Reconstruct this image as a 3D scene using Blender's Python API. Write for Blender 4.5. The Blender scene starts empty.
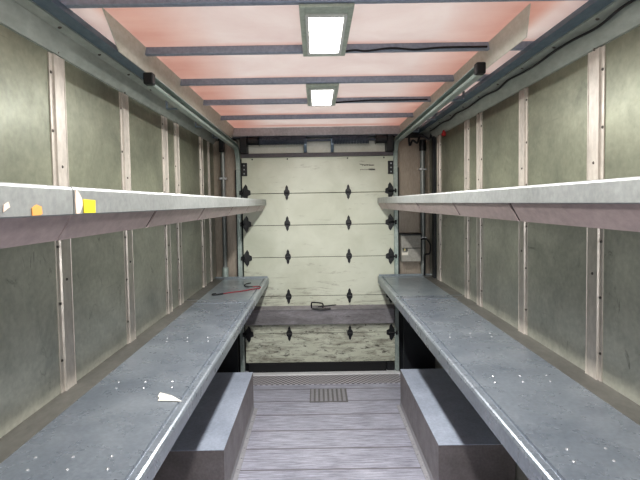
import bpy, bmesh, math, random
from mathutils import Vector, Matrix
random.seed(7)
C = bpy.context.scene.collection
H = 1.525                      # eye height above the load floor
XL, XR = -0.905, 1.005         # side walls
CX = 0.05                      # centre line of the body
DY = 4.25                      # face of the rear door
Y0 = -1.3                      # bulkhead behind the camera

# ------------------------------------------------------------------ colour and material helpers
def lin(c):
    return tuple(((v / 255.0) / 12.92 if v <= 10 else (((v / 255.0) + .055) / 1.055) ** 2.4) for v in c) + (1.0,)

class N:
    """small node-tree builder"""
    def __init__(s, name):
        s.m = bpy.data.materials.new(name); s.m.use_nodes = True
        s.t = s.m.node_tree; s.t.nodes.clear()
        s.out = s.t.nodes.new('ShaderNodeOutputMaterial')
        s.b = s.t.nodes.new('ShaderNodeBsdfPrincipled')
        s.t.links.new(s.b.outputs[0], s.out.inputs[0])
        g = s.t.nodes.new('ShaderNodeNewGeometry'); s.pos = g.outputs['Position']
    def link(s, a, b): s.t.links.new(a, b)
    def mapping(s, scale):
        n = s.t.nodes.new('ShaderNodeMapping'); n.inputs['Scale'].default_value = scale
        s.link(s.pos, n.inputs['Vector']); return n.outputs[0]
    def noise(s, scale, stretch=(1, 1, 1), detail=4, rough=.6, dist=0):
        n = s.t.nodes.new('ShaderNodeTexNoise'); s.link(s.mapping(stretch), n.inputs['Vector'])
        n.inputs['Scale'].default_value = scale; n.inputs['Detail'].default_value = detail
        n.inputs['Roughness'].default_value = rough; n.inputs['Distortion'].default_value = dist
        return n.outputs[0]
    def ramp(s, f, stops):
        n = s.t.nodes.new('ShaderNodeValToRGB'); s.link(f, n.inputs[0]); e = n.color_ramp.elements
        while len(e) < len(stops): e.new(.5)
        for k, (p, v) in enumerate(stops):
            e[k].position = p; e[k].color = v if isinstance(v, tuple) and len(v) == 4 else (v, v, v, 1)
        return n.outputs[0]
    def mix(s, f, a, b, mode='MIX'):
        n = s.t.nodes.new('ShaderNodeMix'); n.data_type = 'RGBA'; n.blend_type = mode
        for sock, v in ((n.inputs[0], f), (n.inputs[6], a), (n.inputs[7], b)):
            if hasattr(v, 'links'): s.link(v, sock)
            else: sock.default_value = v
        return n.outputs[2]
    def math(s, op, a, b=0.0):
        n = s.t.nodes.new('ShaderNodeMath'); n.operation = op
        for k, v in enumerate((a, b)):
            if hasattr(v, 'links'): s.link(v, n.inputs[k])
            else: n.inputs[k].default_value = v
        return n.outputs[0]
    def xyz(s):
        n = s.t.nodes.new('ShaderNodeSeparateXYZ'); s.link(s.pos, n.inputs[0]); return n.outputs
    def bump(s, h, strength=.2, dist=.01):
        n = s.t.nodes.new('ShaderNodeBump'); n.inputs['Strength'].default_value = strength
        n.inputs['Distance'].default_value = dist; s.link(h, n.inputs['Height'])
        s.link(n.outputs[0], s.b.inputs['Normal'])
    def set(s, col=None, rough=None, metal=None, spec=None):
        for key, v in (('Base Color', col), ('Roughness', rough), ('Metallic', metal), ('Specular IOR Level', spec)):
            if v is None: continue
            if hasattr(v, 'links'): s.link(v, s.b.inputs[key])
            else: s.b.inputs[key].default_value = v
        return s.m

def worn(name, c1, c2, rough=.5, metal=0.0, scale=6, stretch=(1, 1, 1), specks=None, speck_amt=.66, bump=0, fine=60):
    n = N(name)
    a = n.noise(scale, stretch, 5, .62, .4)
    col = n.mix(n.ramp(a, [(.3, 0.0), (.7, 1.0)]), lin(c1), lin(c2))
    f = n.noise(fine, stretch, 3, .6)
    col = n.mix(.22, col, n.ramp(f, [(.25, .15), (.75, .85)]), 'OVERLAY')
    if specks:
        s1 = n.noise(scale * 5, (stretch[0], stretch[1], stretch[2]), 6, .75, .6)
        col = n.mix(n.ramp(s1, [(speck_amt, 0.0), (min(.99, speck_amt + .06), .8)]), col, lin(specks))
    r = n.math('ADD', n.math('MULTIPLY', n.noise(scale * 2.3, stretch, 4), .3), rough - .15)
    if bump: n.bump(f, bump, .004)
    return n.set(col, r, metal)

def plain(name, c, rough=.5, metal=0.0, spec=None):
    n = N(name)
    f = n.noise(45, (1, 1, 1), 3)
    col = n.mix(.18, lin(c), n.ramp(f, [(.25, .2), (.75, .8)]), 'OVERLAY')
    return n.set(col, rough, metal, spec)

M = {}
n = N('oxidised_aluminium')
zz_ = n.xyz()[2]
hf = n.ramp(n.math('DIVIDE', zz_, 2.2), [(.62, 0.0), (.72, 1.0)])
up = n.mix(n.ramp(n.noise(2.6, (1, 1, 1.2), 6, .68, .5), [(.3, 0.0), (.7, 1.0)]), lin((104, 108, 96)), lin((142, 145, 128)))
lo = n.mix(n.ramp(n.noise(2.6, (1, 1, 1.2), 6, .68, .5), [(.3, 0.0), (.7, 1.0)]), lin((156, 158, 150)), lin((202, 203, 192)))  # lower wall painted lighter, making up for light missing below the shelf
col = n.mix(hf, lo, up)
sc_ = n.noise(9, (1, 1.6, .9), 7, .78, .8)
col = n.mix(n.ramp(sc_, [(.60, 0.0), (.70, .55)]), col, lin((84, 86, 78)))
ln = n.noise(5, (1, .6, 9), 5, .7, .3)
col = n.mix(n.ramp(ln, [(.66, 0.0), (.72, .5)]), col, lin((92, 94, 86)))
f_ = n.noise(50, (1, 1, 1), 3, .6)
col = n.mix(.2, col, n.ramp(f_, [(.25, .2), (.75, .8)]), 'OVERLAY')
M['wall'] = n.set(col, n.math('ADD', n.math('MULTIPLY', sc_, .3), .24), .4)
M['post'] = worn('post_aluminium', (178, 172, 166), (198, 192, 184), .36, .25, 7, (1, 1, .5), (120, 108, 100), .68, 0, 55)
M['cove'] = worn('cove_aluminium', (160, 167, 164), (176, 182, 178), .42, .35, 3, (1, .4, 1), None, .7, 0, 40)
M['bench'] = worn('bench_sheet', (124, 132, 143), (154, 161, 170), .29, .45, 4, (1, 1, 1), (205, 208, 212), .70, 0, 70)
M['bench_rear'] = worn('rear_bench_sheet', (132, 141, 148), (156, 164, 169), .33, .4, 5, (1, 1, 1), (205, 208, 208), .70, 0, 70)
M['shelf'] = worn('shelf_sheet', (138, 141, 142), (154, 157, 157), .38, .4, 6, (1, 1, 1), None, .7, 0, 60)
M['brace'] = worn('brace_sheet', (160, 146, 146), (174, 160, 160), .4, .35, 5, (1, .6, 1), None, .7, 0, 60)
M['box'] = worn('wheel_box_sheet', (154, 162, 178), (176, 184, 200), .40, .08, 5, (1, 1, 1), None, .7, 0, 80)
M['flange'] = worn('bench_shade_strip', (94, 93, 90), (110, 109, 105), .5, .2, 6, (1, .5, 1), None, .7, 0, 60)  # shade along the wall on the benches, put in as a dark strip
M['boxside'] = worn('wheel_box_shaded_sheet', (112, 107, 107), (136, 131, 132), .38, .3, 5, (1, 1, 1), None, .7, 0, 80)  # sides painted darker than the top, holding their shade in the colour
M['bow'] = worn('bow_steel', (146, 156, 172), (160, 168, 183), .45, .3, 4, (1, 1, 1), None, .7, 0, 60)
M['rail'] = worn('cant_rail_steel', (98, 116, 132), (120, 136, 150), .45, .3, 4, (1, .4, 1), None, .7, 0, 60)
M['fascia'] = worn('fascia_panel', (198, 198, 188), (212, 211, 200), .55, .05, 3, (1, .5, 1), None, .7, 0, 60)
M['header'] = worn('header_beam', (164, 166, 170), (184, 184, 188), .5, .1, 4, (1, 1, 1), None, .7, 0, 60)
M['track'] = worn('galvanised_track', (142, 156, 152), (168, 178, 174), .4, .25, 8, (1, .3, 1), None, .7, 0, 60)
M['seal'] = worn('door_top_seal', (74, 70, 74), (92, 88, 92), .55, 0, 8)
M['black'] = plain('black_metal', (30, 32, 35), .45)
M['rubber'] = plain('black_rubber', (22, 23, 26), .6)
M['cable'] = plain('cable_sheath', (26, 28, 34), .5)
M['frame'] = worn('light_frame_paint', (170, 180, 168), (186, 194, 182), .45, .1, 9, (1, 1, 1), None, .7, 0, 60)
M['trimwhite'] = plain('light_bezel', (210, 212, 208), .4)
M['bolt'] = plain('bolt_steel', (96, 92, 88), .4, .5)
M['rivet'] = plain('rivet_aluminium', (186, 188, 192), .25, .5)
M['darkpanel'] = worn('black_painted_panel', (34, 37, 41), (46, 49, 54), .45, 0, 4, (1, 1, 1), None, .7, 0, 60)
M['rearpanel'] = worn('corner_panel', (146, 136, 126), (164, 154, 142), .4, .2, 3, (2, 1, .4), None, .7, 0, 60)
M['darkblue'] = worn('recess_paint', (66, 74, 88), (84, 92, 104), .5, 0, 5, (.5, 1, 1), None, .7, 0, 60)  # dark blue tone of the header flange, shaft and springs
M['offwhite'] = worn('offwhite_panel', (214, 214, 204), (232, 232, 222), .5, 0, 6, (1, 1, 1), (110, 108, 100), .66, 0, 60)
M['pipe'] = worn('pipe_paint', (118, 122, 122), (138, 142, 140), .4, .3, 8, (1, 1, .3), None, .7, 0, 60)
M['grate'] = plain('grate_metal', (150, 150, 156), .5, .0)
M['gratebase'] = plain('grate_base', (112, 111, 114), .5, .1)
M['silver'] = worn('threshold_silver', (222, 224, 228), (238, 240, 244), .35, .1, 10, (.3, 1, 1), None, .7, 0, 60)
M['yellow'] = plain('yellow_sticker', (204, 186, 44), .5)
M['orange'] = plain('orange_sticker', (204, 146, 82), .5)
M['tape'] = plain('tan_tape', (206, 186, 172), .7)
M['scrap'] = plain('masking_scrap', (214, 210, 200), .8)
M['red'] = plain('red_cord', (128, 42, 52), .55)
M['redclip'] = plain('red_plastic', (190, 60, 62), .4)
M['ink'] = plain('black_ink', (84, 84, 80), .7)
M['cabinet'] = worn('grey_box_paint', (140, 138, 132), (154, 152, 146), .45, .1, 5, (1, 1, 1), None, .7, 0, 60)

# translucent fibreglass roof: pink, redder beside the bows
n = N('fibreglass_roof')
y = n.xyz()[1]; x = n.xyz()[0]
fr = n.math('FRACT', n.math('DIVIDE', n.math('ADD', y, 10 * .514 - 1.545), .514))
edge = n.math('ABSOLUTE', n.math('SUBTRACT', fr, .5))
side = n.math('ABSOLUTE', n.math('SUBTRACT', x, CX))
sd = n.ramp(side, [(.42, 0.0), (.66, .75), (.74, .75), (.80, .1)])
base = n.mix(n.ramp(n.noise(4, (1, 1, 1), 5, .65, .5), [(.3, 0.0), (.7, 1.0)]), lin((230, 218, 214)), lin((238, 230, 226)))
red = n.mix(n.ramp(n.noise(9, (.3, 1, 1), 3), [(.3, 0.0), (.75, 1.0)]), lin((224, 186, 172)), lin((206, 148, 130)))
col = n.mix(n.math('MAXIMUM', n.math('MULTIPLY', n.ramp(edge, [(.36, 0.0), (.5, 1.0)]), .6), n.math('MULTIPLY', sd, .75)), base, red)
n.set(col, .6, 0)
tr = n.t.nodes.new('ShaderNodeBsdfTranslucent'); n.link(col, tr.inputs[0])
ms = n.t.nodes.new('ShaderNodeMixShader'); ms.inputs[0].default_value = .45
n.link(n.b.outputs[0], ms.inputs[1]); n.link(tr.outputs[0], ms.inputs[2]); n.link(ms.outputs[0], n.out.inputs[0])
M['roof'] = n.m

# floor boards: streaks across, seams every 0.235 m
n = N('floor_boards')
p = n.xyz()
st = n.noise(9, (.6, 11, 1), 7, .8, .3)
col = n.mix(n.ramp(st, [(.34, 0.0), (.66, 1.0)]), lin((116, 116, 130)), lin((204, 206, 222)))
st2 = n.noise(24, (.35, 8, 1), 4, .7)
col = n.mix(.35, col, n.ramp(st2, [(.3, .2), (.7, .8)]), 'OVERLAY')
big = n.noise(2.2, (1, 1, 1), 3)
col = n.mix(.25, col, n.ramp(big, [(.3, .25), (.7, .75)]), 'OVERLAY')
fr = n.math('FRACT', n.math('DIVIDE', n.math('ADD', p[1], 20 * .2375 - 3.635), .2375))
seam = n.ramp(n.math('ABSOLUTE', n.math('SUBTRACT', fr, .5)), [(.455, 0.0), (.485, .75)])
col = n.mix(seam, col, lin((104, 98, 102)))
n.bump(st, .25, .006)
M['floor'] = n.set(col, .42, .15)

# diamond plate
n = N('tread_plate')
w = n.t.nodes.new('ShaderNodeTexChecker'); n.link(n.mapping((1, 1, 1)), w.inputs[0]); w.inputs['Scale'].default_value = 44
w.inputs[1].default_value = lin((190, 188, 194)); w.inputs[2].default_value = lin((112, 110, 116))
M['tread'] = n.set(w.outputs[0], .45, .1)

# rear door paint: cream, scuffed and peeling towards the foot
n = N('door_paint')
z = n.xyz()[2]
base = n.mix(n.ramp(n.noise(3, (1, 1, 1), 5, .6, .4), [(.3, 0.0), (.7, 1.0)]), lin((184, 188, 172)), lin((204, 208, 194)))
low = n.ramp(z, [(.0, 1.0), (.5, .95), (.75, .6), (1.0, .12)])
scr = n.noise(7, (.6, 1, 3.2), 7, .78, .6)
amt = n.math('SUBTRACT', scr, n.math('MULTIPLY', n.math('SUBTRACT', 1.0, low), .16))
col = n.mix(n.ramp(amt, [(.46, 0.0), (.56, .5), (.66, .9)]), base, lin((118, 114, 104)))
dk = n.noise(16, (.8, 1, 2.4), 6, .75, .4)
amt2 = n.math('SUBTRACT', dk, n.math('MULTIPLY', n.math('SUBTRACT', 1.0, low), .2))
col = n.mix(n.ramp(amt2, [(.545, 0.0), (.62, .9)]), col, lin((74, 72, 66)))
M['door'] = n.set(col, .45, 0)

M['bumper'] = worn('worn_rail', (112, 110, 112), (146, 144, 148), .55, .1, 7, (.6, 1, 2), (52, 50, 50), .6, 0, 50)

n = N('lit_diffuser')
n.b.inputs['Emission Color'].default_value = (1, .99, .94, 1); n.b.inputs['Emission Strength'].default_value = 6.0
M['lamp'] = n.set(lin((250, 250, 245)), .5)

# ------------------------------------------------------------------ mesh helpers
class B:
    def __init__(s): s.bm = bmesh.new()
    def box(s, x0, x1, y0, y1, z0, z1, bev=0.0, rot=None):
        r = bmesh.ops.create_cube(s.bm, size=1.0)['verts']
        for v in r:
            v.co = Vector(((x0 + x1) / 2 + v.co.x * (x1 - x0), (y0 + y1) / 2 + v.co.y * (y1 - y0), (z0 + z1) / 2 + v.co.z * (z1 - z0)))
        if bev:
            es = list({e for v in r for e in v.link_edges})
            bmesh.ops.bevel(s.bm, geom=es, offset=bev, segments=2, affect='EDGES', profile=.5)
        return s
    def prism(s, pts, axis, a, b):
        """closed polygon pts (2D) swept along an axis from a to b; axis 'y': pts are (x,z); 'x': (y,z); 'z': (x,y)"""
        def P(q, t):
            return {'y': (q[0], t, q[1]), 'x': (t, q[0], q[1]), 'z': (q[0], q[1], t)}[axis]
        va = [s.bm.verts.new(P(q, a)) for q in pts]; vb = [s.bm.verts.new(P(q, b)) for q in pts]
        k = len(pts)
        for i in range(k):
            s.bm.faces.new((va[i], va[(i + 1) % k], vb[(i + 1) % k], vb[i]))
        s.bm.faces.new(va[::-1]); s.bm.faces.new(vb)
        return s
    def poly(s, pts):
        s.bm.faces.new([s.bm.verts.new(p) for p in pts]); return s
    def slab(s, pts, off):
        """planar polygon thickened by vector off"""
        off = Vector(off); a = [s.bm.verts.new(p) for p in pts]; b = [s.bm.verts.new(Vector(p) + off) for p in pts]; k = len(pts)
        s.bm.faces.new(a); s.bm.faces.new(b[::-1])
        for i in range(k): s.bm.faces.new((a[i], b[i], b[(i + 1) % k], a[(i + 1) % k]))
        return s
    def tube(s, path, r, seg=8, cap=True):
        path = [Vector(p) for p in path]; rings = []
        up = None
        for i, p in enumerate(path):
            d = ((path[min(i + 1, len(path) - 1)] - path[max(i - 1, 0)])).normalized()
            if up is None: up = Vector((0, 0, 1)) if abs(d.z) < .9 else Vector((1, 0, 0))
            u = (up - d * up.dot(d)).normalized(); w = d.cross(u); up = u
            rr = r[i] if isinstance(r, (list, tuple)) else r
            rings.append([s.bm.verts.new(p + (u * math.cos(2 * math.pi * k / seg) + w * math.sin(2 * math.pi * k / seg)) * rr) for k in range(seg)])
        for a, b in zip(rings, rings[1:]):
            for k in range(seg): s.bm.faces.new((a[k], a[(k + 1) % seg], b[(k + 1) % seg], b[k]))
        if cap: s.bm.faces.new(rings[0][::-1]); s.bm.faces.new(rings[-1])
        return s
    def dome(s, p, r, h, nrm=(0, 0, 1), seg=8):
        nrm = Vector(nrm).normalized(); u = nrm.orthogonal().normalized(); w = nrm.cross(u); p = Vector(p)
        rings = []
        for t in (0, .55, .9):
            rings.append([s.bm.verts.new(p + nrm * h * math.sin(t * math.pi / 2) + (u * math.cos(2 * math.pi * k / seg) + w * math.sin(2 * math.pi * k / seg)) * r * math.cos(t * math.pi / 2)) for k in range(seg)])
        for a, b in zip(rings, rings[1:]):
            for k in range(seg): s.bm.faces.new((a[k], a[(k + 1) % seg], b[(k + 1) % seg], b[k]))
        s.bm.faces.new(rings[-1]); s.bm.faces.new(rings[0][::-1])
        return s
    def build(s, name, mat, parent=None, smooth=False):
        bmesh.ops.recalc_face_normals(s.bm, faces=s.bm.faces)
        me = bpy.data.meshes.new(name); s.bm.to_mesh(me); s.bm.free()
        me.materials.append(M[mat] if isinstance(mat, str) else mat)
        if smooth:
            me.polygons.foreach_set('use_smooth', [True] * len(me.polygons))
            if hasattr(me, 'set_sharp_from_angle'): me.set_sharp_from_angle(angle=math.radians(40))
        o = bpy.data.objects.new(name, me); C.objects.link(o)
        if parent: o.parent = parent; o.matrix_parent_inverse = Matrix.Translation(-parent.location)
        return o

_dome = {}
def bits(name, mat, parent, spots, nrm, r, h, seg=8):
    """one small dome object per spot (rivets, bolts), sharing mesh data"""
    key = (name, mat, nrm, r, h, seg)
    for p in spots:
        if key not in _dome:
            o = B().dome((0, 0, 0), r, h, nrm, seg).build(name, mat); _dome[key] = o.data
        else:
            o = bpy.data.objects.new(name, _dome[key]); C.objects.link(o)
        o.location = p
        if parent: o.parent = parent; o.matrix_parent_inverse = Matrix.Translation(-parent.location)

def tag(o, label, cat=None, group=None, kind=None):
    o['label'] = label
    if cat: o['category'] = cat
    if group: o['group'] = group
    if kind: o['kind'] = kind
    return o

def thing(name, loc, label, cat, group=None, kind=None):
    o = bpy.data.objects.new(name, None); C.objects.link(o); o.location = loc; o.empty_display_size = .05
    return tag(o, label, cat, group, kind)

def S(o, label, cat): return tag(o, label, cat, None, 'structure')
def smoothpath(pts, k=6):
    """Catmull-Rom through the points"""
    P = [Vector(p) for p in pts]; P = [P[0] * 2 - P[1]] + P + [P[-1] * 2 - P[-2]]; out = []
    for i in range(1, len(P) - 2):
        for j in range(k):
            t = j / k; a, b, c, d = P[i - 1:i + 3]
            out.append(.5 * ((2 * b) + (c - a) * t + (2 * a - 5 * b + 4 * c - d) * t * t + (3 * b - a - 3 * c + d) * t ** 3))
    return out + [P[-2]]
def z(v): return v + H         # heights are measured from the eye line

# ------------------------------------------------------------------ the body of the van
S(B().box(XL - .05, XR + .05, Y0, DY + .12, -.06, 0).build('floor', 'floor'), 'worn grey wooden load floor of streaked cross boards', 'floor')
for side, xw, sg in (('left', XL, -1), ('right', XR, 1)):
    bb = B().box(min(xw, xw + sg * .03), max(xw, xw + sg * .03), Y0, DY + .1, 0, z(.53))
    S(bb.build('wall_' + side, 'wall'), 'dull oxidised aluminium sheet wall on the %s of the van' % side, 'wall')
S(B().box(XL - .05, XR + .05, Y0 - .03, Y0, 0, z(.70)).build('wall_front', 'fascia'), 'grey bulkhead behind the camera', 'wall')
S(B().box(XL + .055, XR - .055, Y0, DY + .1, z(.66), z(.664)).build('ceiling', 'roof'), 'pink translucent fibreglass roof skin above the bows', 'ceiling')
# coves, bolt strips and cant rails: long trims between wall and roof
for k, (side, sg) in enumerate((('left', -1), ('right', 1))):
    X = lambda d: CX + sg * d
    w = abs((XL if sg < 0 else XR) - CX)
    cove = [(X(w), z(.53)), (X(w - .008), z(.532)), (X(w - .035), z(.592)), (X(w - .038), z(.60)), (X(w - .030), z(.604)), (X(w + .03), z(.604)), (X(w + .03), z(.53))]
    S(B().prism(cove, 'y', Y0, DY + .1).build('trim_%d' % (1 + k * 3), 'cove', smooth=False), 'smooth grey cove panel along the top of the %s wall' % side, 'trim')
    b = B().prism([(X(w - .030), z(.604)), (X(w - .040), z(.597)), (X(w - .072), z(.605)), (X(w - .072), z(.612)), (X(w - .030), z(.612))], 'y', Y0, DY + .1)
    ob = S(b.build('trim_%d' % (2 + k * 3), 'cove'), 'pale bolted strip running above the %s cove panel' % side, 'trim')
    bits('bolt', 'bolt', ob, [(X(w - .054), .75 + .295 * q, z(.6015)) for q in range(12)], (0, 0, -1), .0075, .006)
    rail = [(X(w - .066), z(.612)), (X(w - .125), z(.612)), (X(w - .125), z(.632)), (X(w - .118), z(.632)), (X(w - .118), z(.62)), (X(w - .085), z(.62)), (X(w - .085), z(.655)), (X(w - .03), z(.655)), (X(w - .03), z(.612))]
    S(B().prism(rail, 'y', Y0, DY + .1).build('trim_%d' % (3 + k * 3), 'rail'), 'blue-grey steel rail under the %s edge of the roof' % side, 'trim')

# rear wall: corner panels, panel above the door, dark lower panels
rb = B().box(XL - .03, -.69, DY + .02, DY + .06, z(-.66), z(.56)).box(.725, XR + .03, DY + .02, DY + .06, z(-.66), z(.56))
S(rb.build('wall_rear', 'rearpanel'), 'brownish metal corner panels either side of the rear door', 'wall')
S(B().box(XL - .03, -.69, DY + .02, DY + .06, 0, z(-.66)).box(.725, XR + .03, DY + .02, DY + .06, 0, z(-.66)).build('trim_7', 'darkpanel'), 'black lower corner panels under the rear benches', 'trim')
S(B().box(-.70, .73, DY + .04, DY + .08, z(.40), z(.60)).build('trim_8', 'offwhite'), 'off-white panel above the rear door behind the spring shaft', 'trim')
S(B().box(XL - .03, XR + .03, DY + .085, DY + .11, 0, z(.70)).build('trim_12', 'darkpanel'), 'dark backing panel added behind the roll-up door to stop light leaks', 'trim')  # added unseen panel, keeps outside light from leaking round the door
# under-bench closing panels between wheel boxes and the rear wall
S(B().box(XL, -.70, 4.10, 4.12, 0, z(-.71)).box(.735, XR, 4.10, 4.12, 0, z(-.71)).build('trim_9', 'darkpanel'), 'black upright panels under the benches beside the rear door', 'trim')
S(B().box(-.66, .72, 4.175, DY + .03, 0.0, .012, .003).build('trim_10', 'silver'), 'bright metal sill strip across the floor at the rear door', 'trim')
S(B().box(-.62, .70, 3.97, 4.172, 0.0, .006).build('trim_11', 'tread'), 'tread plate strip across the floor before the rear door', 'trim')

# header beam
hb = thing('header_beam', (CX, 4.2, z(.585)), 'grey-brown header beam across the roof above the rear door', 'beam')
B().box(-.74, .79, 4.19, 4.24, z(.585), z(.6585), .004).build('beam_face', 'header', hb)
B().box(-.74, .79, 4.20, 4.32, z(.572), z(.585)).build('lower_flange', 'darkblue', hb)

# ------------------------------------------------------------------ roof bows
bow_names = ['roof bow nearest the camera at the top edge of the photo', 'roof bow behind the larger ceiling light, a black cable along it',
             'roof bow between the two ceiling lights', 'roof bow just behind the smaller ceiling light, a black cable along it', 'last roof bow before the header beam']
for yb, lab in zip((1.56, 2.064, 2.58, 3.09, 3.64), bow_names):
    o = B().prism([(yb - .03, z(.66)), (yb - .028, z(.632)), (yb - .024, z(.63)), (yb - .004, z(.63)), (yb, z(.633)), (yb, z(.66))], 'x', XL + .087, XR - .087).build('roof_bow', 'bow')
    tag(o, 'blue-grey steel ' + lab, 'roof bow', 'roof bows')

# fascias
for sg, up, lo, yu, yl, lab in ((-1, -.700, -.722, 1.625, 1.81, 'left'), (1, .728, .748, 1.645, 1.72, 'right')):
    o = B().slab([(up, yu, z(.659)), (up, 4.19, z(.659)), (lo, 4.19, z(.572)), (lo, yl, z(.572))], (sg * .004, 0, 0)).build('fascia_panel', 'fascia')
    tag(o, 'long taupe fascia panel with slanted end, hung below the roof on the %s' % lab, 'fascia', 'roof fascias')

# ------------------------------------------------------------------ ceiling lights
def ceiling_light(y0, y1, o0, o1, label):
    t = thing('ceiling_light', (.042, (y0 + y1) / 2, z(.629)), label, 'light', 'ceiling lights')
    x0, x1, a, b = -.046, .130, -.016, .100
    zt, zb = z(.6295), z(.618)
    f = B().box(x0, a - .012, y0, y1, zb, zt, .002).box(b + .012, x1, y0, y1, zb, zt, .002).box(a - .012, b + .012, y0, o0 - .02, zb, zt, .002).box(a - .012, b + .012, o1 + .02, y1, zb, zt, .002)
    f.build('frame', 'frame', t)
    g = B().box(a - .012, a, o0 - .02, o1 + .02, z(.612), zt, .002).box(b, b + .012, o0 - .02, o1 + .02, z(.612), zt, .002).box(a, b, o0 - .02, o0, z(.612), zt, .002).box(a, b, o1, o1 + .02, z(.612), zt, .002)
    for k in range(4):
        yy = o0 + (o1 - o0) * (k + .5) / 4
        g.dome((a - .006, yy, z(.612)), .004, .002, (0, 0, -1)).dome((b + .006, yy, z(.612)), .004, .002, (0, 0, -1))
    g.build('bezel', 'trimwhite', t)
    B().box(a, b, o0, o1, z(.614), z(.622), .003).build('diffuser', 'lamp', t)
    B().box(a - .01, b + .01, o0 - .01, o1 + .01, z(.624), z(.652)).build('housing', 'frame', t)
    return t
ceiling_light(1.545, 2.06, 1.62, 2.0, 'larger lit rectangular ceiling light at the top of the photo')
ceiling_light(2.565, 3.10, 2.645, 3.06, 'smaller lit rectangular ceiling light further from the camera, before the rear door')

# ------------------------------------------------------------------ wall posts
def post(side, y, wd, label, top=.527, bottom=-.655):
    xw, sg = (XL, 1) if side == 'left' else (XR, -1)
    h = wd / 2; d = .009
    P = [(xw, y - h), (xw + sg * .004, y - h), (xw + sg * .004, y - h * .62), (xw + sg * d * 1.25, y - h * .58), (xw + sg * d * 1.25, y - h * .50), (xw + sg * d, y - h * .46), (xw + sg * d, y + h * .80), (xw + sg * d * 1.25, y + h * .82), (xw + sg * d * 1.25, y + h * .9), (xw + sg * .004, y + h * .93), (xw + sg * .004, y + h), (xw, y + h)]
    b = B().prism(P, 'z', z(bottom), z(top))
    o = b.build('wall_post', 'post')
    tag(o, label, 'wall post', 'posts on the %s wall' % side)
    k = 0; zz = bottom + .10 + random.random() * .05; outer = []; mid = []
    while zz < top - .03:
        outer.append((xw + sg * .004, y - h * .8 if k % 2 else y - h * .85, z(zz)))
        if k % 2: mid.append((xw + sg * .009, y + h * .1, z(zz + .08)))
        zz += .20; k += 1
    if wd > .05:
        bits('bolt', 'bolt', o, outer, (sg, 0, 0), .006, .005, 6); bits('bolt', 'bolt', o, mid, (sg, 0, 0), .006, .004, 6)
    return o
for y, w, l in ((1.70, .095, 'broad aluminium wall post on the left wall, nearest the camera'),
                (2.285, .09, 'aluminium wall post on the left wall, second from the camera'),
                (2.885, .09, 'aluminium wall post on the left wall, nearer of the close pair'),
                (3.13, .085, 'aluminium wall post on the left wall, further of the close pair'),
                (3.79, .09, 'aluminium wall post on the left wall, last wide one before the rear corner'),
                (4.05, .035, 'narrow aluminium strip post on the left wall beside the rear corner')):
    post('left', y, w, l)
for y, w, l in ((1.725, .095, 'broad aluminium wall post on the right wall, nearest the camera'),
                (2.325, .085, 'aluminium wall post on the right wall, second from the camera'),
                (2.945, .085, 'aluminium wall post on the right wall, nearer of the close pair'),
                (3.19, .085, 'aluminium wall post on the right wall, further of the close pair'),
                (3.91, .10, 'aluminium wall post on the right wall, last before the rear corner')):
    post('right', y, w, l)
tag(B().prism([(XR, 4.03), (XR - .02, 4.03), (XR - .02, 4.10), (XR, 4.10)], 'z', z(-.655), z(.54)).build('corner_post', 'darkpanel'), 'dark narrow corner post on the right wall beside the grey pipe', 'post')

# ------------------------------------------------------------------ benches
def bench(side, y0, y1, label, mat, rows, upstand=False):
    sg, xf, xw = (-1, -.432, XL) if side == 'left' else (1, .532, XR)
    lip = .050 if side == 'left' else .060
    t = thing('workbench', ((xf + xw) / 2, (y0 + y1) / 2, z(-.66)), label, 'workbench', 'metal benches')
    w = abs(xw - xf) - .002
    prof = [(w, 0), (.040, 0), (.038, -.008), (.031, -.008), (.027, .002), (.010, .002), (.004, -.001), (.0, -.009), (.0, -lip), (.006, -lip), (.006, -.016), (.04, -.016), (w, -.016)]
    b = B().prism([(xf + sg * q[0], z(-.655 + q[1])) for q in prof], 'y', y0, y1)
    b.build('worktop', mat, t)
    bits('rivet', 'rivet', t, [(xf + sg * (f + dy * .25), yr + dy, z(-.655)) for yr in rows for f in (.107, .208, .307) for dy in (-.03, .03)], (0, 0, 1), .0045, .003)
    B().prism([(xw, z(-.655)), (xw - sg * .085, z(-.655)), (xw - sg * .085, z(-.6535)), (xw - sg * .004, z(-.6515)), (xw, z(-.6515))], 'y', y0, y1 - .02).build('wall_flange', 'flange', t)  # shade along the wall, put in as a thin dark strip on the bench
    ang = B()
    ang.box(min(xf + sg * .05, xf + sg * .09), max(xf + sg * .05, xf + sg * .09), y0 + .02, y1 - .02, z(-.705), z(-.672))
    ang.build('support_rail', 'bow', t)
    if upstand:
        B().box(min(xf + sg * .01, xw), max(xf + sg * .01, xw), y1 - .012, y1 - .004, z(-.655), z(-.640)).box(min(xf + sg * .01, xw - sg * .02), max(xf + sg * .01, xw - sg * .02), y1 - .10, y1 - .085, z(-.6552), z(-.652)).build('rear_upstand', mat, t)
    else:
        B().box(min(xf + sg * .02, xw - sg * .06), max(xf + sg * .02, xw - sg * .06), y1 - .115, y1 - .10, z(-.6552), z(-.653)).build('cover_strip', mat, t)
    return t
bench('left', Y0 + .02, 3.275, 'long blue-grey sheet metal workbench along the left wall', 'bench', (1.20, 1.73, 2.31), False)
bench('left', 3.283, 4.226, 'short rear section of the left bench, with a red cord on it', 'bench_rear', (), True)
bench('right', Y0 + .02, 3.305, 'long blue-grey sheet metal workbench along the right wall', 'bench', (1.20, 1.73, 2.31), False)
bench('right', 3.313, 4.226, 'short rear section of the right bench beside the rear door', 'bench_rear', (), True)

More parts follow.
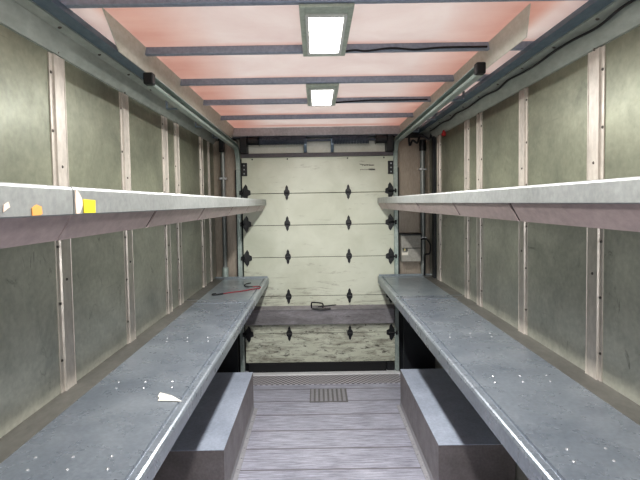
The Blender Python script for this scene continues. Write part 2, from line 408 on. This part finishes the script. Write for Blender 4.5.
# ------------------------------------------------------------------ shelves
def shelf(side, y0, y1, seams, label, extra=None):
    sg, xf, xw = (-1, -.432, XL) if side == 'left' else (1, .532, XR)
    t = thing('wall_shelf', ((xf + xw) / 2, (y0 + y1) / 2, z(0)), label, 'shelf', 'metal wall shelves')
    w = abs(xw - xf) - .022
    lb = -.013 if side == 'left' else -.008
    prof = [(w, .036), (.008, .036), (.003, .0345), (0, .030), (0, lb), (.004, lb - .002), (.012, lb), (.004, lb + .004), (.004, .028), (w, .028)]
    B().prism([(xf + sg * q[0], z(q[1])) for q in prof], 'y', y0, y1).build('shelf_sheet', 'shelf', t)
    ys = [y0] + [s for s in seams if y0 < s < y1] + [y1]
    for a, b in zip(ys, ys[1:]):
        p = [(.003, lb), (.032, -.060), (.036, -.060), (.050, -.052), (.050, -.049), (.036, -.056), (.010, lb)]
        B().prism([(xf + sg * q[0], z(q[1])) for q in p], 'y', a + (.009 if a > y0 else 0), b - (.009 if b < y1 else 0)).build('brace', 'brace', t)
    for sm in ys[1:-1]:
        B().prism([(xf + sg * q[0], z(q[1])) for q in [(.008, lb), (.034, -.058), (.052, -.05), (.03, lb)]], 'y', sm - .012, sm + .012).build('joint_backing', 'rubber', t)
    # lengthwise back rail carrying the sheet on the wall posts
    B().box(min(xw - sg * .022, xw - sg * .052), max(xw - sg * .022, xw - sg * .052), y0 + .01, y1 - .01, z(-.02), z(.028)).build('back_rail', 'brace', t)
    return t
ls = shelf('left', Y0 + .02, .853, (-.5, .1), 'near section of the left wall shelf with an orange sticker on its lip')
lf = shelf('left', .857, 4.14, (1.305, 1.87, 2.50, 3.10, 3.7), 'far section of the left wall shelf with a yellow sticker on its lip')
rs = shelf('right', Y0 + .02, 4.19, (.1, .72, 1.335, 1.886, 2.57, 3.15, 3.75), 'long grey wall shelf along the right wall above the bench')
e = .0012
def onlip(pts, name, mat, par, lab):
    o = B().slab([(-.432 + .0006, y, z(q)) for y, q in pts], (e, 0, 0)).build(name, mat, par); o['label'] = lab
onlip([(.888, .0135), (.936, .012), (.935, -.0125), (.889, -.012)], 'sticker', 'yellow', lf, 'square yellow sticker on the lip')
onlip([(.727, -.001), (.739, .004), (.752, .001), (.754, -.010), (.748, -.0125), (.727, -.0125)], 'sticker', 'orange', ls, 'torn orange sticker on the lip')
onlip([(.861, .030), (.872, .026), (.884, .012), (.885, .002), (.873, -.0125), (.860, -.0125), (.8585, .010)], 'tape', 'tape', lf, 'torn tan tape at the end of the lip')
onlip([(.662, .004), (.672, .008), (.675, .001), (.660, -.006)], 'tape', 'tape', ls, 'small tan scrap of tape on the lip')

# ------------------------------------------------------------------ wheel boxes
def wheel_box(side, y0, y1, label):
    sg, xi, xw = (-1, -.490, XL) if side == 'left' else (1, .604, XR)
    t = thing('wheel_box', ((xi + xw) / 2, (y0 + y1) / 2, 0), label, 'wheel box', 'wheel boxes under the benches')
    x0, x1 = min(xi, xw - sg * .003), max(xi, xw - sg * .003)
    zt = z(-1.245)
    B().box(x0, x1, y0 - .001, y1, zt - .004, zt, .0015).build('top_plate', 'box', t)
    B().box(min(xi, xi + sg * .004), max(xi, xi + sg * .004), y0, y1, 0.0, zt - .004).build('side_panel', 'boxside', t)
    B().box(x0 + .004, x1 - .004, y0, y0 + .004, 0.0, zt - .004).build('end_panel', 'boxside', t)
    B().box(x0 + .004, x1 - .004, y1 - .004, y1, 0.0, zt - .004).build('end_panel', 'boxside', t)
    q = B().prism([(xi, .001), (xi - sg * .030, .001), (xi - sg * .030, .006), (xi - sg * .006, .008), (xi - sg * .0005, .035), (xi, .035)], 'y', y0 - .01, y1)
    yy = y0 + .06
    while yy < y1:
        q.dome((xi - sg * .018, yy, .0065), .006, .005); yy += .12
    q.build('mounting_angle', 'grate', t)
    return t
wheel_box('left', 2.385, 3.507, 'sheet metal wheel box under the left bench')
wheel_box('right', 2.40, 3.52, 'sheet metal wheel box under the right bench')

# floor plate
fp = thing('floor_plate', (.06, 3.75, 0), 'small ribbed metal plate set in the floor before the rear door', 'floor plate')
B().box(-.076, .219, 3.606, 3.874, 0, .003).build('base_sheet', 'gratebase', fp)
q = B()
for k in range(8):
    xx = -.066 + k * .0355; q.box(xx, xx + .021, 3.62, 3.86, .003, .0065, .001)
q.build('rib', 'grate', fp)

# ------------------------------------------------------------------ rear roll-up door
dr = thing('door_1', (.015, DY, 0), 'scuffed cream sectional roll-up door closing the rear of the van', 'door', None, 'structure')
zs = [.415, .088, -.195, -.480, -.828, -1.165, -1.43]
xa, xb = -.655, .685
for a, b in zip(zs, zs[1:]):
    B().box(xa, xb, DY, DY + .03, z(b) + .002, z(a) - .002, .003).build('door_section', 'door', dr)
o = B().box(xa + .02, xb - .02, DY + .006, DY + .024, z(-1.50), z(-.0), 0).build('seam_backing', 'black', dr)
B().box(-.63, xb - .08, DY - .008, DY + .03, z(-1.515), z(-1.428), .004).build('bottom_seal', 'rubber', dr)
B().box(xb - .075, xb - .01, DY - .006, DY + .02, z(-1.51), z(-1.44), .003).build('corner_latch', 'black', dr)
B().box(xa, xb, DY - .018, DY + .03, z(.405), z(.440), .002).build('top_seal', 'seal', dr)
bp = B().box(-.64, xb - .01, DY - .045, DY + .002, z(-1.075), z(-.945), .004)
bp.build('bumper_rail', 'bumper', dr)
B().prism([(DY, z(-.915)), (DY - .05, z(-.940)), (DY - .05, z(-.946)), (DY, z(-.946))], 'x', -.645, xb - .005).build('drip_ledge', 'bumper', dr)
def hinge(x, zc, sc=1.0):
    h = B()
    y1 = DY - .001
    pts = [(0, .068), (.011, .05), (.013, .030), (.024, .016), (.026, 0), (.024, -.016), (.013, -.030), (.011, -.05), (0, -.068), (-.011, -.05), (-.013, -.030), (-.024, -.016), (-.026, 0), (-.024, .016), (-.013, .030), (-.011, .05)]
    h.slab([(x + p * sc, y1, zc + q * sc) for p, q in pts], (0, -.005, 0))
    h.tube([(x - .02 * sc, y1 - .010, zc), (x + .02 * sc, y1 - .010, zc)], .008 * sc, 8)
    for q in (.042, -.042): h.dome((x, y1 - .005, zc + q * sc), .005, .004, (0, -1, 0), 6)
    h.build('hinge', 'black', dr)
for zc in (.093, -.180, -.475, -.830, -1.165):
    for x in (-.261, .282): hinge(x, z(zc))
def roller_hinge(x, zc, sg):
    h = B(); y1 = DY - .001
    pts = [(0, .075), (.014, .055), (.018, .028), (.040, .018), (.042, -.018), (.018, -.028), (.014, -.055), (0, -.075), (-.014, -.055), (-.030, -.03), (-.030, .03), (-.014, .055)]
    h.slab([(x - sg * p, y1, zc + q) for p, q in pts], (0, -.008, 0))
    h.tube([(x - .02, y1 - .018, zc), (x + sg * .045, y1 - .018, zc)], .009, 8)
    h.tube([(x + sg * .038, y1 - .018, zc), (x + sg * .052, y1 - .018, zc)], .02, 10)
    h.build('roller_hinge', 'black', dr)
for zc in (.098, -.180, -.482, -.83, -1.165):
    roller_hinge(-.622, z(zc), -1); roller_hinge(.650, z(zc), 1)
for x in (-.632, .660):
    g = B().box(x - .026, x + .026, DY - .014, DY, z(.245), z(.36), .003)
    g.build('top_bracket', 'black', dr)
    g = B()
    for k in range(3): g.dome((x, DY - .0135, z(.265 + k * .036)), .008, .004, (0, -1, 0), 8)
    g.build('bracket_bolt', 'rivet', dr)
for x in (-.56, -.25, .28, .60):
    B().dome((x, DY, z(.39)), .007, .004, (0, -1, 0)).build('screw', 'black', dr)
# handle on the ledge: bent black bar with a latch
h = B().tube(smoothpath([(-.058, DY - .03, z(-.93)), (-.058, DY - .05, z(-.885)), (-.04, DY - .055, z(-.876)), (.03, DY - .055, z(-.884)), (.044, DY - .05, z(-.90)), (.042, DY - .03, z(-.926))], 5), .006, 8)
h.tube(smoothpath([(-.055, DY - .052, z(-.93)), (.02, DY - .06, z(-.937)), (.11, DY - .052, z(-.935))], 4), .008, 8)
h.tube([(.0, DY - .055, z(-.915)), (.16, DY - .05, z(-.902))], .005, 6)
h.build('door_handle', 'black', dr)
# faint hand lettering near the top right corner
ink = B()
def stroke(pts, w=.0035):
    P = [(.385 + a, .268 + b) for a, b in pts]
    for (x0, z0), (x1, z1) in zip(P, P[1:]):
        d = Vector((x1 - x0, z1 - z0)); 
        if d.length == 0: continue
        nrm = Vector((-d.y, d.x)).normalized() * w / 2
        ink.slab([(x0 + nrm.x, DY - .0004, z(z0 + nrm.y)), (x1 + nrm.x, DY - .0004, z(z1 + nrm.y)), (x1 - nrm.x, DY - .0004, z(z1 - nrm.y)), (x0 - nrm.x, DY - .0004, z(z0 - nrm.y))], (0, -.0006, 0))
stroke([(0, .068), (.03, .062), (.045, .056), (.07, .060), (.10, .055), (.13, .057)], .006)
for k in range(5): stroke([(.02 + k * .022, .066), (.024 + k * .022, .052), (.032 + k * .022, .064)], .003)
for k in range(6): stroke([(.005 + k * .013, .022), (.009 + k * .013, .014), (.014 + k * .013, .022)], .003)
for k in range(5): stroke([(.082 + k * .011, .028), (.084 + k * .011, .012), (.089 + k * .011, .024), (.092 + k * .011, .012)], .004)
ink.build('hand_lettering', 'ink', dr)

# tracks of the rear door
for sg, xv, ys, label in ((-1, -.683, 2.02, 'galvanised overhead track of the rear door, on the left'), (1, .698, 2.06, 'galvanised overhead track of the rear door, on the right')):
    t = thing('door_track', (xv, DY - .03, 0), label, 'door track', 'rear door tracks')
    zt = .520 if sg < 0 else .552
    R = .16; yv = DY + .0
    path = [(ys, zt), (yv - R, zt - (.025 if sg < 0 else .02))]
    z1 = path[1][1]
    for k in range(1, 9):
        a = k / 8 * math.pi / 2
        path.append((yv - R + R * math.sin(a), z1 - R + R * math.cos(a)))
    path.append((yv, -1.505))
    b = B()
    # channel section: web outside, flanges facing the door
    sec = [(.018, -.024), (.018, .024), (-.012, .024), (-.018, .018), (-.018, .014), (-.012, .018), (.013, .018), (.013, -.018), (-.012, -.018), (-.018, -.014), (-.018, -.018), (-.012, -.024)]
    rings = []
    for i, (yy, zz) in enumerate(path):
        a = path[max(0, i - 1)]; c = path[min(len(path) - 1, i + 1)]
        d = Vector((c[0] - a[0], c[1] - a[1])).normalized(); nr = Vector((-d.y, d.x))
        rings.append([b.bm.verts.new((xv + sg * p, yy + nr.x * q, z(zz + nr.y * q))) for p, q in sec])
    for r1, r2 in zip(rings, rings[1:]):
        for k in range(len(sec)): b.bm.faces.new((r1[k], r1[(k + 1) % len(sec)], r2[(k + 1) % len(sec)], r2[k]))
    b.bm.faces.new(rings[0]); b.bm.faces.new(rings[-1][::-1])
    b.build('channel', 'track', t)
    B().box(xv - .02, xv + .02, ys - .03, ys + .01, z(zt - .022), z(zt + .026), .006).build('end_cap', 'rubber', t)
    for yy in (ys + .62, ys + 1.25, ys + 1.8):
        bk = B().prism([(xv + sg * .018, z(zt - .012)), (xv + sg * .022, z(zt - .012)), (xv + sg * .022, z(zt + .004)), (xv + sg * .13, z(zt + .004)), (xv + sg * .13, z(.604)), (xv + sg * .126, z(.604)), (xv + sg * .126, z(zt + .008)), (xv + sg * .018, z(zt + .008))], 'y', yy, yy + .03)
        bk.build('hanger', 'rail', t)
    # dark strip along the vertical run
    B().box(min(xv + sg * .019, xv + sg * .028), max(xv + sg * .019, xv + sg * .028), yv - .018, DY + .018, 0.012, z(.30)).build('edge_seal', 'rubber', t)

# spring shaft above the door
sp = thing('spring_shaft', (CX, 4.22, z(.50)), 'dark counterbalance spring shaft mounted above the rear door', 'spring shaft')
B().tube([(-.61, 4.20, z(.545)), (.64, 4.20, z(.545))], .012, 10).build('shaft', 'darkblue', sp, True)
def coil(x0, x1, r, n):
    return [(x0 + (x1 - x0) * k / (n * 10), 4.20 + r * math.cos(k * math.pi / 5), z(.545) + r * math.sin(k * math.pi / 5)) for k in range(n * 10 + 1)]
B().tube(coil(-.50, -.08, .032, 30), .006, 5).build('spring', 'darkblue', sp, True)
B().tube(coil(.14, .46, .032, 24), .006, 5).build('spring', 'darkblue', sp, True)
for x in (-.54, .57):
    B().tube([(x - .05, 4.20, z(.545)), (x - .045, 4.20, z(.545)), (x + .045, 4.20, z(.545)), (x + .05, 4.20, z(.545))], [.048, .036, .036, .048], 14).build('cable_drum', 'black', sp)
for x in (-.09, .145):
    B().prism([(4.29, z(.572)), (4.185, z(.56)), (4.185, z(.50)), (4.24, z(.445)), (4.29, z(.445))], 'x', x - .012, x + .012).build('bearing_bracket', 'rail', sp)
for x in (-.625, .645):
    B().box(x - .03, x + .03, 4.17, 4.29, z(.44), z(.572), .003).build('end_plate', 'black', sp)

# ------------------------------------------------------------------ rear corner fittings
pl = thing('corner_pipe', (-.815, 4.215, z(-.64)), 'grey painted drain pipe in the left rear corner', 'pipe', 'rear corner pipes')
B().tube([(-.815, 4.225, z(-.62)), (-.815, 4.225, z(.46))], .019, 12).build('pipe', 'pipe', pl, True)
B().tube([(-.815, 4.225, z(-.64)), (-.815, 4.225, z(-.56)), (-.815, 4.225, z(-.555))], [.028, .028, .02], 12).build('foot_sleeve', 'track', pl, True)
B().box(-.842, -.800, 4.20, 4.262, z(.455), z(.56), .004).build('top_bracket', 'black', pl)
B().box(-.845, -.785, 4.2, 4.262, z(.215), z(.235), .002).build('pipe_clip', 'rivet', pl)
pr = thing('corner_pipe', (.935, 4.215, z(-.29)), 'grey painted pipe with a cable hook in the right rear corner', 'pipe', 'rear corner pipes')
B().tube([(.935, 4.225, z(-.64)), (.935, 4.225, z(.50))], .022, 12).build('pipe', 'pipe', pr, True)
B().tube([(.935, 4.225, z(.44)), (.935, 4.225, z(.535))], .03, 12).build('top_sleeve', 'black', pr, True)
for q in (.27, -.33): B().box(.905, .965, 4.2, 4.262, z(q), z(q + .018), .002).build('pipe_clip', 'rivet', pr)
cb = B().tube(smoothpath([(.84, 4.1, z(.60)), (.80, 4.12, z(.56)), (.805, 4.13, z(.48)), (.83, 4.13, z(.52)), (.87, 4.13, z(.50)), (.90, 4.14, z(.565)), (.97, 4.12, z(.53)), (.99, 4.1, z(.59))], 6), .009, 7).build('looped_cable', 'cable', None, True)
tag(cb, 'short black cable looped at the roof over the right corner pipe', 'cable')
eb = thing('control_box', (.825, 4.2, z(-.52)), 'grey metal control box with a warning label in the right rear corner', 'box')
B().box(.735, .905, 4.17, 4.268, z(-.525), z(-.295), .004).build('enclosure', 'cabinet', eb)
B().box(.733, .908, 4.155, 4.268, z(-.295), z(-.280), .003).build('lid', 'black', eb)
B().box(.738, .90, 4.165, 4.171, z(-.410), z(-.404)).build('cover_seam', 'black', eb)
lb = B().box(.737, .792, 4.166, 4.171, z(-.468), z(-.405)).build('warning_label', 'scrap', eb); lb['label'] = 'pale label with black and yellow patches'
B().box(.740, .758, 4.1645, 4.167, z(-.430), z(-.408)).box(.768, .790, 4.1645, 4.167, z(-.432), z(-.408)).box(.740, .786, 4.1645, 4.167, z(-.442), z(-.434)).build('label_print', 'ink', lb)
B().poly([(.755, 4.1642, z(-.425)), (.768, 4.1642, z(-.425)), (.7615, 4.1642, z(-.410))]).build('label_triangle', 'yellow', lb)
cl = B().tube(smoothpath([(.905, 4.185, z(-.335)), (.95, 4.16, z(-.33)), (.975, 4.12, z(-.38)), (.97, 4.13, z(-.45)), (.94, 4.165, z(-.47)), (.935, 4.175, z(-.56)), (.935, 4.18, z(-.648))], 6), .007, 7).build('box_cable', 'cable', None, True)
tag(cl, 'black cable looping from the side of the control box', 'cable')
tag(B().box(XR - .02, XR, 3.72, 3.76, z(.50), z(.545), .004).dome((XR - .02, 3.74, z(.515)), .012, .01, (-1, 0, 0)).build('marker_clip', 'redclip'), 'small red plastic clip high on the right wall near the rear', 'clip')

# ------------------------------------------------------------------ cables on the roof
def cable(path, r, label, name='roof_cable'):
    o = B().tube(smoothpath(path, 6), r, 6).build(name, 'cable', None, True); tag(o, label, 'cable'); return o
y = 2.03
c1 = [(.125, y, z(.628)), (.17, y - .003, z(.632)), (.22, y - .004, z(.628)), (.32, y - .006, z(.637)), (.42, y - .005, z(.630)), (.52, y - .004, z(.637)), (.62, y - .004, z(.638)), (.72, y - .004, z(.638))]
cable(c1, .0045, 'black cable clipped along the roof bow beside the larger ceiling light')
y = 3.06
cable([(.125, y - .004, z(.630)), (.20, y - .004, z(.634)), (.34, y - .005, z(.640)), (.5, y - .004, z(.640)), (.71, y - .004, z(.640))], .0045, 'black cable clipped along the roof bow beside the smaller ceiling light')
pts = []
for k in range(22):
    yy = .9 + k * .15
    pts.append((XR - .048 + (.004 if k % 2 else -.002), yy, z(.585) + .006 * math.sin(k * 2.1)))
cable(pts, .005, 'long black wire drooping along the cove panel above the right wall', 'cove_wire')

# ------------------------------------------------------------------ small things on the left bench
zb = z(-.655)
def onb(X, Y, dz=0.002): return (X, Y, zb + dz)
sc = B().slab([onb(-.556, 1.648), onb(-.505, 1.618), onb(-.458, 1.57), onb(-.50, 1.575), onb(-.540, 1.578), onb(-.543, 1.60), onb(-.553, 1.615)], (0, 0, .0012)).build('tape_scrap', 'scrap')
tag(sc, 'torn pale scrap of masking tape lying on the left bench', 'scrap')
rc = thing('bungee_cord', (-.62, 3.5, zb), 'red cord with black hooks lying on the rear left bench', 'cord')
B().tube(smoothpath([onb(-.69, 3.465, .006), onb(-.641, 3.51, .006), onb(-.573, 3.553, .006), onb(-.50, 3.628, .006), onb(-.448, 3.665, .006)], 5), .0038, 7).build('cord', 'red', rc, True)
B().tube(smoothpath([onb(-.448, 3.665, .006), onb(-.446, 3.71, .006), onb(-.47, 3.755, .006), onb(-.51, 3.742, .006)], 5), .0038, 7).build('cord', 'red', rc, True)
B().tube(smoothpath([onb(-.69, 3.465, .006), onb(-.715, 3.44, .006), onb(-.752, 3.425, .006), onb(-.762, 3.45, .006), onb(-.74, 3.465, .006)], 5), .006, 7).build('hook', 'black', rc, True)
B().tube(smoothpath([onb(-.51, 3.742, .006), onb(-.545, 3.74, .006), onb(-.585, 3.80, .006), onb(-.58, 3.88, .006), onb(-.55, 3.92, .006)], 5), .004, 7).build('hook', 'black', rc, True)

# ------------------------------------------------------------------ light
def area(name, loc, sx, sy, energy, rot=(0, 0, 0), col=(1, .985, .94)):
    l = bpy.data.lights.new(name, 'AREA'); l.shape = 'RECTANGLE'; l.size = sx; l.size_y = sy; l.energy = energy; l.color = col
    o = bpy.data.objects.new(name, l); C.objects.link(o); o.location = loc; o.rotation_euler = rot; return o
LP = 19.0
for yc in (-.25, .79, 1.81, 2.85):
    area('ceiling_lamp', (.042, yc, z(.611)), .06, .36, LP * (.25 if yc < 0 else .85 if yc < 1 else 1.12))
# added unseen fill lamps behind the camera; the side pair lifts the lower walls
area('centre_fill', (CX, Y0 + .05, z(-.2)), 1.2, 1.2, 1.0, (math.radians(90), 0, 0), (.97, .98, 1.0))
area('side_fill', (XL + .26, Y0 + .05, z(-.33)), .46, .5, 20, (math.radians(90), 0, math.radians(-32)), (1.0, .98, .97))
area('side_fill', (XR - .26, Y0 + .05, z(-.33)), .46, .5, 20, (math.radians(90), 0, math.radians(32)), (1.0, .98, .97))

w = bpy.data.worlds.new('World'); bpy.context.scene.world = w; w.use_nodes = True
bg = w.node_tree.nodes['Background']; bg.inputs[0].default_value = (.94, .98, 1.0, 1); bg.inputs[1].default_value = 2.6

# ------------------------------------------------------------------ camera
p, r = math.radians(2.5), math.radians(.9)
cp, spn, cr, sr = math.cos(p), math.sin(p), math.cos(r), math.sin(r)
F = Vector((0, cp, -spn)); R0 = Vector((1, 0, 0)); U0 = Vector((0, spn, cp))
R = R0 * cr - U0 * sr; U = U0 * cr + R0 * sr
cam = bpy.data.cameras.new('camera'); co = bpy.data.objects.new('camera', cam); C.objects.link(co)
m = Matrix((R, U, -F)).transposed().to_4x4(); m.translation = Vector((0, 0, H)); co.matrix_world = m
cam.sensor_fit = 'HORIZONTAL'; cam.sensor_width = 36; cam.lens = 27; cam.clip_start = .02
cam.shift_x = (320 - 316.8) / 640; cam.shift_y = (223.8 - 240) / 640
bpy.context.scene.camera = co
vs = bpy.context.scene.view_settings
vs.view_transform = 'Standard'; vs.look = 'Medium High Contrast'; vs.exposure = 0.06; vs.gamma = 1
